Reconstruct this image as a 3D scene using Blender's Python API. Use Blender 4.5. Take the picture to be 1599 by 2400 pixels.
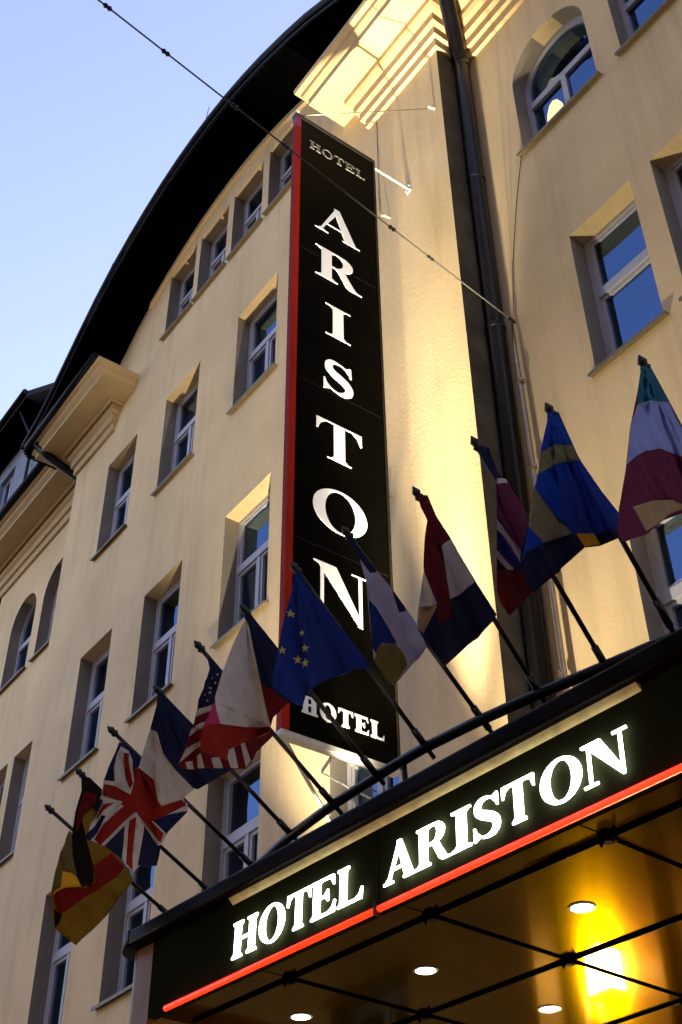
import bpy, bmesh, math, random
from mathutils import Vector, Matrix
from mathutils.geometry import delaunay_2d_cdt

for o in list(bpy.data.objects): bpy.data.objects.remove(o)
S = bpy.context.scene
C = S.collection
R = math.radians
random.seed(7)

# ---------------------------------------------------------------- camera
cam = bpy.data.cameras.new('camera'); co = bpy.data.objects.new('camera', cam); C.objects.link(co)
right = Vector((0.58556231, 0.81057958, -0.00880415))
down = Vector((-0.51906609, 0.36658658, -0.77212996))
fwd = Vector((-0.6226453, 0.45670014, 0.63540366))
M3 = Matrix((right, -down, -fwd)).transposed()
co.matrix_world = Matrix.Translation((0, 0, 1.6)) @ M3.to_4x4()
cam.sensor_fit = 'VERTICAL'; cam.sensor_height = 36; cam.sensor_width = 24
cam.lens = 2917.875 / 2400 * 36
cam.clip_start = 0.05; cam.clip_end = 2000
S.camera = co

# ---------------------------------------------------------------- dusk sky, faint sun
w = bpy.data.worlds.new('World'); S.world = w; w.use_nodes = True
nt = w.node_tree; bg = nt.nodes['Background']
sky = nt.nodes.new('ShaderNodeTexSky'); sky.sky_type = 'NISHITA'; sky.sun_disc = False
SUN_EL, SUN_ROT = 6.0, -20.0
sky.sun_elevation = R(SUN_EL); sky.sun_rotation = R(SUN_ROT)
sky.altitude = 200; sky.air_density = 1.0; sky.dust_density = 1.3; sky.ozone_density = 1.5
wb = nt.nodes.new('ShaderNodeVectorMath'); wb.operation = 'MULTIPLY'; wb.inputs[1].default_value = (1.12, .875, 1.0)   # the photo's white balance
nt.links.new(sky.outputs[0], wb.inputs[0]); nt.links.new(wb.outputs[0], bg.inputs[0]); bg.inputs[1].default_value = 0.15
sl = bpy.data.lights.new('sun', 'SUN'); sl.energy = 0.02; sl.angle = R(6); sl.color = (1, .8, .6)
so = bpy.data.objects.new('sun', sl); C.objects.link(so)
so.rotation_euler = (R(90 - SUN_EL), 0, R(180 - SUN_ROT))
S.view_settings.view_transform = 'Standard'; S.view_settings.look = 'None'
S.view_settings.exposure = 2.78; S.view_settings.gamma = 1.0; S.view_settings.use_curve_mapping = False
S.render.engine = 'CYCLES'

# ---------------------------------------------------------------- materials
MATS = {}
def mat(name, col, rough=.6, metal=0., ior=1.45, spec=.5, noise=0., nscale=4., bump=0., bscale=60., emit=None, estr=0., coat=0., stretch=None):
    m = bpy.data.materials.new(name); m.use_nodes = True; t = m.node_tree; b = t.nodes['Principled BSDF']
    b.inputs['Base Color'].default_value = (*col, 1); b.inputs['Roughness'].default_value = rough
    b.inputs['Metallic'].default_value = metal; b.inputs['IOR'].default_value = ior
    b.inputs['Specular IOR Level'].default_value = spec; b.inputs['Coat Weight'].default_value = coat
    if noise or bump:
        tc = t.nodes.new('ShaderNodeTexCoord')
        src = tc.outputs['Object']
        if stretch:
            mp = t.nodes.new('ShaderNodeMapping'); mp.inputs['Scale'].default_value = stretch
            t.links.new(src, mp.inputs[0]); src = mp.outputs[0]
    if noise:
        n = t.nodes.new('ShaderNodeTexNoise'); n.inputs['Scale'].default_value = nscale; n.inputs['Detail'].default_value = 6
        t.links.new(src, n.inputs['Vector'])
        cr = t.nodes.new('ShaderNodeMapRange'); cr.inputs['From Min'].default_value = .3; cr.inputs['From Max'].default_value = .7
        cr.inputs['To Min'].default_value = 1 - noise; cr.inputs['To Max'].default_value = 1 + noise * .5
        t.links.new(n.outputs[0], cr.inputs[0])
        mx = t.nodes.new('ShaderNodeVectorMath'); mx.operation = 'SCALE'; mx.inputs[0].default_value = col
        t.links.new(cr.outputs[0], mx.inputs['Scale']); t.links.new(mx.outputs[0], b.inputs['Base Color'])
    if bump:
        n2 = t.nodes.new('ShaderNodeTexNoise'); n2.inputs['Scale'].default_value = bscale; n2.inputs['Detail'].default_value = 5
        t.links.new(src, n2.inputs['Vector'])
        bp = t.nodes.new('ShaderNodeBump'); bp.inputs['Strength'].default_value = bump; bp.inputs['Distance'].default_value = .02
        t.links.new(n2.outputs[0], bp.inputs['Height']); t.links.new(bp.outputs[0], b.inputs['Normal'])
    if emit:
        b.inputs['Emission Color'].default_value = (*emit, 1); b.inputs['Emission Strength'].default_value = estr
    MATS[name] = m; return m
WALL = mat('ochre_render', (.70, .53, .30), .9, noise=.12, nscale=.9, bump=.10, bscale=38, spec=.2)
REVEAL = mat('shaded_reveal_grey', (.25, .22, .18), .9, noise=.12, nscale=3, bump=.1, bscale=40, spec=.2)  # shaded version of the wall colour for the window reveals
def weather(m, base):
    t = m.node_tree; b = t.nodes['Principled BSDF']; src = b.inputs['Base Color'].links[0].from_socket
    tc = t.nodes.new('ShaderNodeTexCoord'); mp = t.nodes.new('ShaderNodeMapping'); mp.inputs['Scale'].default_value = (3.2, 3.2, .22)
    n = t.nodes.new('ShaderNodeTexNoise'); n.inputs['Scale'].default_value = 1.6; n.inputs['Detail'].default_value = 7; n.inputs['Roughness'].default_value = .62
    t.links.new(tc.outputs['Object'], mp.inputs[0]); t.links.new(mp.outputs[0], n.inputs[0])
    mr = t.nodes.new('ShaderNodeMapRange'); mr.inputs['From Min'].default_value = .50; mr.inputs['From Max'].default_value = .74; mr.inputs['To Min'].default_value = 1.0; mr.inputs['To Max'].default_value = .83
    t.links.new(n.outputs[0], mr.inputs[0]); f = t.nodes.new('ShaderNodeTexNoise'); f.inputs['Scale'].default_value = 26; f.inputs['Detail'].default_value = 8
    t.links.new(tc.outputs['Object'], f.inputs[0]); m2 = t.nodes.new('ShaderNodeMapRange'); m2.inputs['To Min'].default_value = .90; m2.inputs['To Max'].default_value = 1.08
    t.links.new(f.outputs[0], m2.inputs[0]); mm = t.nodes.new('ShaderNodeMath'); mm.operation = 'MULTIPLY'; t.links.new(mr.outputs[0], mm.inputs[0]); t.links.new(m2.outputs[0], mm.inputs[1])
    v = t.nodes.new('ShaderNodeVectorMath'); v.operation = 'SCALE'; t.links.new(src, v.inputs[0]); t.links.new(mm.outputs[0], v.inputs['Scale']); t.links.new(v.outputs[0], b.inputs['Base Color'])
weather(WALL, 0)
STEPSHADE = mat('shade_toned_render', (.11, .09, .06), .9, noise=.4, nscale=3, bump=.2, bscale=40, spec=.1)  # dark wall tone with the shade of the step side painted in
CORN = mat('cornice_stucco', (.52, .385, .215), .8, noise=.08, nscale=3, bump=.08, bscale=30, spec=.2)
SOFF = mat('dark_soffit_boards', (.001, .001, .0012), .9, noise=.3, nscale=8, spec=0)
ROOF = mat('slate_roof', (.004, .005, .010), .7, noise=.4, nscale=12, bump=.4, bscale=30)
ZINC = mat('dark_zinc', (.002, .003, .009), .5, spec=.2, noise=.4, nscale=9)
FRAME = mat('white_window_paint', (.42, .42, .47), .45, noise=.05, nscale=6)
def glass():
    m = bpy.data.materials.new('window_glass'); m.use_nodes = True; t = m.node_tree; t.nodes.clear()
    out = t.nodes.new('ShaderNodeOutputMaterial'); mx = t.nodes.new('ShaderNodeMixShader'); fr = t.nodes.new('ShaderNodeFresnel'); fr.inputs[0].default_value = 2.7
    tr = t.nodes.new('ShaderNodeBsdfTransparent'); tr.inputs[0].default_value = (.45, .46, .48, 1)
    gl = t.nodes.new('ShaderNodeBsdfGlossy'); gl.inputs['Color'].default_value = (.34, .56, 1, 1); gl.inputs['Roughness'].default_value = .015
    tc = t.nodes.new('ShaderNodeTexCoord'); n = t.nodes.new('ShaderNodeTexNoise'); n.inputs['Scale'].default_value = 1.7
    bp = t.nodes.new('ShaderNodeBump'); bp.inputs['Strength'].default_value = .25; bp.inputs['Distance'].default_value = .02
    t.links.new(tc.outputs['Object'], n.inputs[0]); t.links.new(n.outputs[0], bp.inputs['Height']); t.links.new(bp.outputs[0], gl.inputs['Normal'])
    t.links.new(fr.outputs[0], mx.inputs[0]); t.links.new(tr.outputs[0], mx.inputs[1]); t.links.new(gl.outputs[0], mx.inputs[2]); t.links.new(mx.outputs[0], out.inputs[0])
    return m
GLASS = glass()
CURTAIN = mat('grey_net_curtain', (.26, .26, .30), .9, noise=.2, nscale=3)
SILL = mat('sheet_metal_sill', (.16, .125, .07), .5, metal=.2, noise=.2, nscale=20)
BLACKM = mat('black_metal', (.003, .003, .0035), .35, metal=.3, noise=.3, nscale=30)
POLE = mat('black_pole_paint', (.003, .003, .003), .5)
GLOSSB = mat('glossy_black_panel', (.006, .006, .005), .32, spec=.5, noise=.3, nscale=3)
SIGNB = mat('sign_black_panel', (.0009, .0009, .0006), .30, spec=.025, noise=.5, nscale=2.2)
FASC = mat('fascia_black_glass', (.013, .0155, .0075), .5, spec=.0, noise=.2, nscale=3)
TRIM = mat('bronze_trim', (.004, .0028, .002), .40, metal=0, spec=.08, noise=.5, nscale=3.5)
COVE = mat('pale_metal_cove', (.84, .82, .36), .34, metal=.3, noise=.25, nscale=14)
COPPER = mat('copper_panel', (.17, .075, .015), .5, metal=.1, noise=.35, nscale=6, stretch=(1, 1, .3))
CEIL = mat('bronze_ceiling_panel', (.115, .078, .019), .15, metal=1., coat=.18, noise=.35, nscale=2.2, spec=.5)
CEIL.node_tree.nodes['Principled BSDF'].inputs['Specular Tint'].default_value = (.66, .54, .27, 1)
JOINT = mat('black_joint_rail', (.001, .001, .001), .7, spec=.02)
SWHITE = mat('sign_white_letter', (.78, .80, .86), .5)
RED = mat('sign_red_edge', (.32, .012, .004), .6, spec=.1, noise=.1, nscale=3)
WHITEM = mat('white_steel', (.5, .49, .46), .35, noise=.2, nscale=20)
PIPE = mat('brown_downpipe', (.004, .0036, .005), .35, spec=.22, noise=.4, nscale=6)
PIPE2 = mat('copper_downpipe', (.34, .26, .17), .3, metal=.8, noise=.2, nscale=10)
WIRE = mat('dark_cable', (.03, .028, .022), .6)
LET = mat('backlit_letter', (.9, .9, .85), .5, emit=(1, 1, .93), estr=1.7)
LEDRED = mat('red_light_tube', (.5, .01, .004), .4, emit=(1, .012, .002), estr=.8)
LAMPW = mat('lit_downlight', (1, 1, 1), .4, emit=(1, .86, .6), estr=6)
LAMPY = mat('lit_lamp_glass', (1, 1, 1), .4, emit=(1, .78, .42), estr=60)
BULB = mat('floodlight_lens', (1, 1, 1), .4, emit=(1, .82, .5), estr=5)
LANT = mat('street_lantern_glass', (1, 1, 1), .4, emit=(1, .62, .25), estr=6)
PANEGLOW = mat('pane_glow', (.8, .65, .35), .9, emit=(1, .80, .38), estr=.16)
NBW = mat('blue_grey_render', (.20, .23, .30), .9, noise=.15, nscale=2, bump=.3)
OPP = mat('opposite_render', (.33, .29, .24), .9, noise=.2, nscale=1)
OPPD = mat('dark_blocker', (.06, .045, .035), .9, noise=.2, nscale=1)
ASPH = mat('asphalt', (.035, .035, .035), .85, noise=.3, nscale=6, bump=.4, bscale=120)
PAVE = mat('pavement_slabs', (.035, .033, .03), .85, noise=.25, nscale=3, bump=.3)
KERB = mat('granite_kerb', (.28, .27, .26), .8, noise=.3, nscale=30)
STONE = mat('entrance_stone', (.42, .28, .12), .35, noise=.2, nscale=5)
DARKIN = mat('dark_interior', (.012, .011, .010), .9)

def cloth(name, col):
    m = bpy.data.materials.new(name); m.use_nodes = True; t = m.node_tree; b = t.nodes['Principled BSDF']; out = t.nodes['Material Output']
    tc = t.nodes.new('ShaderNodeTexCoord'); n = t.nodes.new('ShaderNodeTexNoise'); n.inputs['Scale'].default_value = 14; n.inputs['Detail'].default_value = 4
    wv = t.nodes.new('ShaderNodeTexNoise'); wv.inputs['Scale'].default_value = 420
    t.links.new(tc.outputs['Object'], n.inputs[0]); t.links.new(tc.outputs['Object'], wv.inputs[0])
    mr = t.nodes.new('ShaderNodeMapRange'); mr.inputs['To Min'].default_value = .7; mr.inputs['To Max'].default_value = 1.2
    t.links.new(n.outputs[0], mr.inputs[0]); vs = t.nodes.new('ShaderNodeVectorMath'); vs.operation = 'SCALE'; vs.inputs[0].default_value = col
    t.links.new(mr.outputs[0], vs.inputs['Scale']); t.links.new(vs.outputs[0], b.inputs['Base Color'])
    b.inputs['Roughness'].default_value = .85; b.inputs['Specular IOR Level'].default_value = .2
    bp = t.nodes.new('ShaderNodeBump'); bp.inputs['Strength'].default_value = .25; bp.inputs['Distance'].default_value = .004
    t.links.new(wv.outputs[0], bp.inputs['Height']); t.links.new(bp.outputs[0], b.inputs['Normal'])
    tr = t.nodes.new('ShaderNodeBsdfTranslucent'); t.links.new(vs.outputs[0], tr.inputs[0])
    mx = t.nodes.new('ShaderNodeMixShader'); mx.inputs[0].default_value = .38
    t.links.new(b.outputs[0], mx.inputs[1]); t.links.new(tr.outputs[0], mx.inputs[2]); t.links.new(mx.outputs[0], out.inputs[0])
    return m
CL = {k: cloth('cloth_' + k, v) for k, v in dict(
    gold=(.27, .165, .012), olive=(.17, .14, .045), yellow=(.75, .50, .03), red=(.24, .012, .006), black=(.008, .004, .003), darkred=(.14, .006, .010),
    navy=(.008, .012, .05), white=(.54, .50, .46), blue=(.008, .028, .19), star=(.55, .46, .12), grey=(.42, .40, .52), tan=(.45, .32, .16),
    maroon=(.16, .02, .06), royal=(.006, .05, .34), gold2=(.25, .22, .10), teal=(.03, .16, .24), lavender=(.34, .40, .68), magenta=(.42, .03, .12)).items()}

# ---------------------------------------------------------------- helpers
def link(name, me, m=None, parent=None, loc=None):
    o = bpy.data.objects.new(name, me); C.objects.link(o)
    if m is not None and me is not None:
        for q in (m if isinstance(m, (list, tuple)) else [m]): me.materials.append(q)
    if parent: o.parent = parent
    if loc: o.location = loc
    return o
def thing(name, label, cat, loc=(0, 0, 0), group=None):
    o = bpy.data.objects.new(name, None); C.objects.link(o); o.location = loc; o.empty_display_size = .1
    o['label'] = label; o['category'] = cat
    if group: o['group'] = group
    return o
def tag(o, label, cat, group=None):
    o['label'] = label; o['category'] = cat
    if group: o['group'] = group
    return o
def mesh(name, vs, fs):
    me = bpy.data.meshes.new(name); me.from_pydata([tuple(v) for v in vs], [], fs); me.validate(); me.update(); return me
class MB:
    def __init__(s): s.v = []; s.f = []
    def box(s, a, b):
        x0, y0, z0 = [min(p, q) for p, q in zip(a, b)]; x1, y1, z1 = [max(p, q) for p, q in zip(a, b)]
        n = len(s.v); s.v += [(x0, y0, z0), (x1, y0, z0), (x1, y1, z0), (x0, y1, z0), (x0, y0, z1), (x1, y0, z1), (x1, y1, z1), (x0, y1, z1)]
        s.f += [(n, n+3, n+2, n+1), (n+4, n+5, n+6, n+7), (n, n+1, n+5, n+4), (n+1, n+2, n+6, n+5), (n+2, n+3, n+7, n+6), (n+3, n, n+4, n+7)]; return s
    def tube(s, pts, r, k=10, cap=True):
        pts = [Vector(p) for p in pts]; rs = r if isinstance(r, (list, tuple)) else [r] * len(pts)
        n0 = len(s.v); prev = None
        for i, p in enumerate(pts):
            t = (pts[min(i+1, len(pts)-1)] - pts[max(i-1, 0)]).normalized()
            if prev is None: a = t.orthogonal().normalized()
            else: a = (prev - t * prev.dot(t)).normalized()
            prev = a; b = t.cross(a)
            for j in range(k):
                g = 2*math.pi*j/k; s.v.append(tuple(p + (a*math.cos(g) + b*math.sin(g)) * rs[i]))
        for i in range(len(pts)-1):
            for j in range(k):
                s.f.append((n0+i*k+j, n0+i*k+(j+1) % k, n0+(i+1)*k+(j+1) % k, n0+(i+1)*k+j))
        if cap:
            s.f.append(tuple(n0+j for j in reversed(range(k)))); s.f.append(tuple(n0+(len(pts)-1)*k+j for j in range(k)))
        return s
    def build(s, name, m, parent=None, smooth=False, loc=None):
        me = mesh(name, s.v, s.f)
        if smooth:
            for p in me.polygons: p.use_smooth = len(p.vertices) == 4
        return link(name, me, m, parent, loc)
def bevel(o, wd=.004, seg=2):
    b = o.modifiers.new('bevel', 'BEVEL'); b.width = wd; b.segments = seg; b.limit_method = 'ANGLE'; return o
def inside(p, pl):
    c = False; j = len(pl)-1
    for i in range(len(pl)):
        (x1, y1), (x2, y2) = pl[i], pl[j]
        if (y1 > p[1]) != (y2 > p[1]) and p[0] < (x2-x1)*(p[1]-y1)/(y2-y1)+x1: c = not c
        j = i
    return c
def ops2d(ops, grid=None):
    """painter's union: ops = [(key, polygon)], key None cuts. returns verts, {key: tris}"""
    co, fc = [], []
    for k, pl in ops:
        n = len(co); co += [Vector((p[0], p[1])) for p in pl]; fc.append(list(range(n, n+len(pl))))
    if grid: co += grid
    v, e, f, ov, oe, of = delaunay_2d_cdt(co, [], fc, 0, 1e-5)
    bx = [(min(p[0] for p in pl), max(p[0] for p in pl), min(p[1] for p in pl), max(p[1] for p in pl)) for _, pl in ops]
    out = []
    for tri in f:
        cx = sum(v[i].x for i in tri)/len(tri); cy = sum(v[i].y for i in tri)/len(tri); k = None
        for (kk, pl), (x0, x1, y0, y1) in zip(reversed(ops), reversed(bx)):
            if x0 <= cx <= x1 and y0 <= cy <= y1 and inside((cx, cy), pl): k = kk; break
        if k is not None: out.append((tuple(tri), k))
    return v, out
def extrude2d(ops, t0, t1, to3):
    """solid from 2D ops, to3(x, y, depth) -> 3D"""
    v, tr = ops2d(ops); n = len(v)
    vs = [to3(p.x, p.y, t0) for p in v] + [to3(p.x, p.y, t1) for p in v]; fs = []; ed = {}
    for t, k in tr:
        fs.append(tuple(t)); fs.append(tuple(i+n for i in reversed(t)))
        for i in range(len(t)):
            a, b = t[i], t[(i+1) % len(t)]
            if (b, a) in ed: del ed[(b, a)]
            else: ed[(a, b)] = 1
    global NSIDE
    NSIDE = len(ed)
    for a, b in ed: fs.append((b, a, a+n, b+n))
    return vs, fs
def rect(x0, y0, x1, y1): return [(x0, y0), (x1, y0), (x1, y1), (x0, y1)]
def arch_pts(x0, x1, y0, ysp, rise, n=44):
    c = (x0+x1)/2; r = (x1-x0)/2
    return [(x0, y0), (x1, y0)] + [(c + r*math.cos(a*math.pi/n), ysp + rise*math.sin(a*math.pi/n)) for a in range(0, n+1)]

# serif capitals, height 1 --------------------------------------------------
def ell(cx, cy, rx, ry, n=40): return [(cx+rx*math.cos(2*math.pi*i/n), cy+ry*math.sin(2*math.pi*i/n)) for i in range(n)]
def glyph(ch, s, h, sl, st):
    """stem s, hairline h, serif length sl, serif thickness st -> (ops, width)"""
    A = lambda pl: ('x', pl)
    X = lambda pl: (None, pl)
    def stem(x, ww=s, l=sl):
        b = min(l, .09)
        return [A(rect(x, 0, x+ww, 1)), A(rect(x-l, 0, x+ww+l, st)), A(rect(x-l, 1-st, x+ww+l, 1)),
                A([(x-b, st*.98), (x+ww+b, st*.98), (x+ww, st+b*.8), (x, st+b*.8)]), A([(x, 1-st-b*.8), (x+ww, 1-st-b*.8), (x+ww+b, 1-st*.98), (x-b, 1-st*.98)])]
    if ch == 'I': return stem(sl), s+2*sl
    if ch == 'H':
        W = .98; return stem(sl) + stem(W-sl-s) + [A(rect(sl+s*.5, .47, W-sl-s*.5, .47+max(h, .035)*1.2))], W
    if ch == 'O': return [A(ell(.5, .5, .5, .53)), X(ell(.5, .5, .5-s*.98, .53-max(h, .035)))], 1.0
    if ch == 'T':
        W = .92; c = W/2; th = max(st, h)*1.15
        return [x for x in stem(c-s/2)[:2]] + [A([(c-s/2-.07, st), (c+s/2+.07, st), (c+s/2, st+.07), (c-s/2, st+.07)]), A(rect(0, 1-th, W, 1)),
            A([(0, 1), (0, .70), (.035, .70), (.09, .86), (.2, 1-th*.9), (.2, 1)]), A([(W, 1), (W-.2, 1), (W-.2, 1-th*.9), (W-.09, .86), (W-.035, .70), (W, .70)])], W
    if ch in 'EL':
        W = .84; th = max(st, h)*1.1; o = stem(sl)
        o += [A(rect(sl, 0, W, th)), A([(W, 0), (W+.03, .30), (W-.01, .30), (W-.08, .15), (W-.22, th*.95), (W-.22, 0)])]
        if ch == 'E':
            o += [A(rect(sl, 1-th, W-.03, 1)), A([(W-.03, 1), (W-.25, 1), (W-.25, 1-th*.95), (W-.11, .87), (W-.05, .73), (W-.01, .73)]),
                  A(rect(sl+s*.5, .48, W-.3, .48+th*.9)), A([(W-.26, .36), (W-.22, .36), (W-.22, .66), (W-.26, .66), (W-.36, .53), (W-.36, .49)])]
        return o, W+.03
    if ch == 'A':
        W = 1.02; hh = max(h, .035)
        return [A([(.10, 0), (.10+hh*1.15, 0), (.535, .9), (.50, 1.02), (.47, 1.02)]), A([(.44, 1.02), (.56, 1.02), (W-.08, 0), (W-.08-s*1.15, 0), (.44, .88)]),
                A(rect(.24, .30, .70, .30+hh)), A(rect(0, 0, .30, st)), A(rect(W-.40, 0, W, st)), A([(.05, st*.9), (.25, st*.9), (.17, st+.07), (.12, st+.07)])], W
    if ch == 'N':
        W = 1.06; hh = max(h, .06)*1.1
        return [A(rect(.13, 0, .13+hh, .98)), A(rect(0, 0, .13+hh+.13, st)), A(rect(W-.13-hh, 0, W-.13, 1)), A(rect(W-.26-hh, 1-st, W, 1)),
                A([(0, 1), (0, 1-st), (.10, 1-st-.03), (.13, .9), (W-.13-hh*.9, -.03), (W-.13, -.03), (W-.13, .06), (.13+s*1.35, 1)])], W
    if ch == 'R':
        W = 1.02; hh = max(h, .035)
        bo = [(sl, 1), (.52, 1), (.66, .985), (.76, .93), (.82, .84), (.83, .76), (.81, .66), (.75, .57), (.65, .51), (.52, .48), (sl, .48)]
        c0 = sl+s; bi = [(c0-.01, 1-hh), (.47, 1-hh), (.55, .92), (.595, .85), (.61, .76), (.595, .66), (.55, .58), (.47, .48+hh), (c0-.01, .48+hh)]
        return [A(bo), X(bi)] + stem(sl) + [A([(.42, .50), (.64, .52), (.70, .38), (.86, .10), (.93, .045), (W, .03), (W, 0), (.74, 0), (.66, .06), (.50, .40)])], W
    if ch == 'S':
        P = [(.70, .80), (.60, .915), (.43, .97), (.25, .935), (.165, .83), (.175, .70), (.28, .60), (.46, .515), (.63, .42), (.715, .30), (.70, .165), (.58, .06), (.40, .03), (.23, .08), (.10, .20)]
        hh = max(h, .035); Wd = [hh*.9, hh*1.0, hh*1.1, s*.62, s*.92, s*1.0, s*1.02, s*1.06, s*1.04, s*1.0, s*.92, s*.62, hh*1.1, hh*1.0, hh*.9]
        pts = []; ws = []
        for i in range(len(P)-1):
            p0, p1, p2, p3 = P[max(i-1, 0)], P[i], P[i+1], P[min(i+2, len(P)-1)]
            for q in range(5):
                t = q/5
                pts.append([.5*((2*p1[k]) + (p2[k]-p0[k])*t + (2*p0[k]-5*p1[k]+4*p2[k]-p3[k])*t*t + (3*p1[k]-p0[k]-3*p2[k]+p3[k])*t**3) for k in (0, 1)]); ws.append(Wd[i]*(1-t)+Wd[i+1]*t)
        pts.append(P[-1]); ws.append(Wd[-1]); L, Rr = [], []
        for i, p in enumerate(pts):
            a = pts[max(i-1, 0)]; b = pts[min(i+1, len(pts)-1)]; d = Vector((b[0]-a[0], b[1]-a[1])).normalized(); n = Vector((-d.y, d.x)) * ws[i]/2
            L.append((p[0]+n.x, p[1]+n.y)); Rr.append((p[0]-n.x, p[1]-n.y))
        o = [A([L[i], L[i+1], Rr[i+1], Rr[i]]) for i in range(len(L)-1)]
        o += [A([(.78, 1.0), (.745, 1.0), (.62, .93), (.70, .80), (.745, .68), (.79, .68)]), A([(.02, 0), (.055, 0), (.19, .07), (.11, .20), (.06, .34), (.015, .34)])]
        return o, .86

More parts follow.
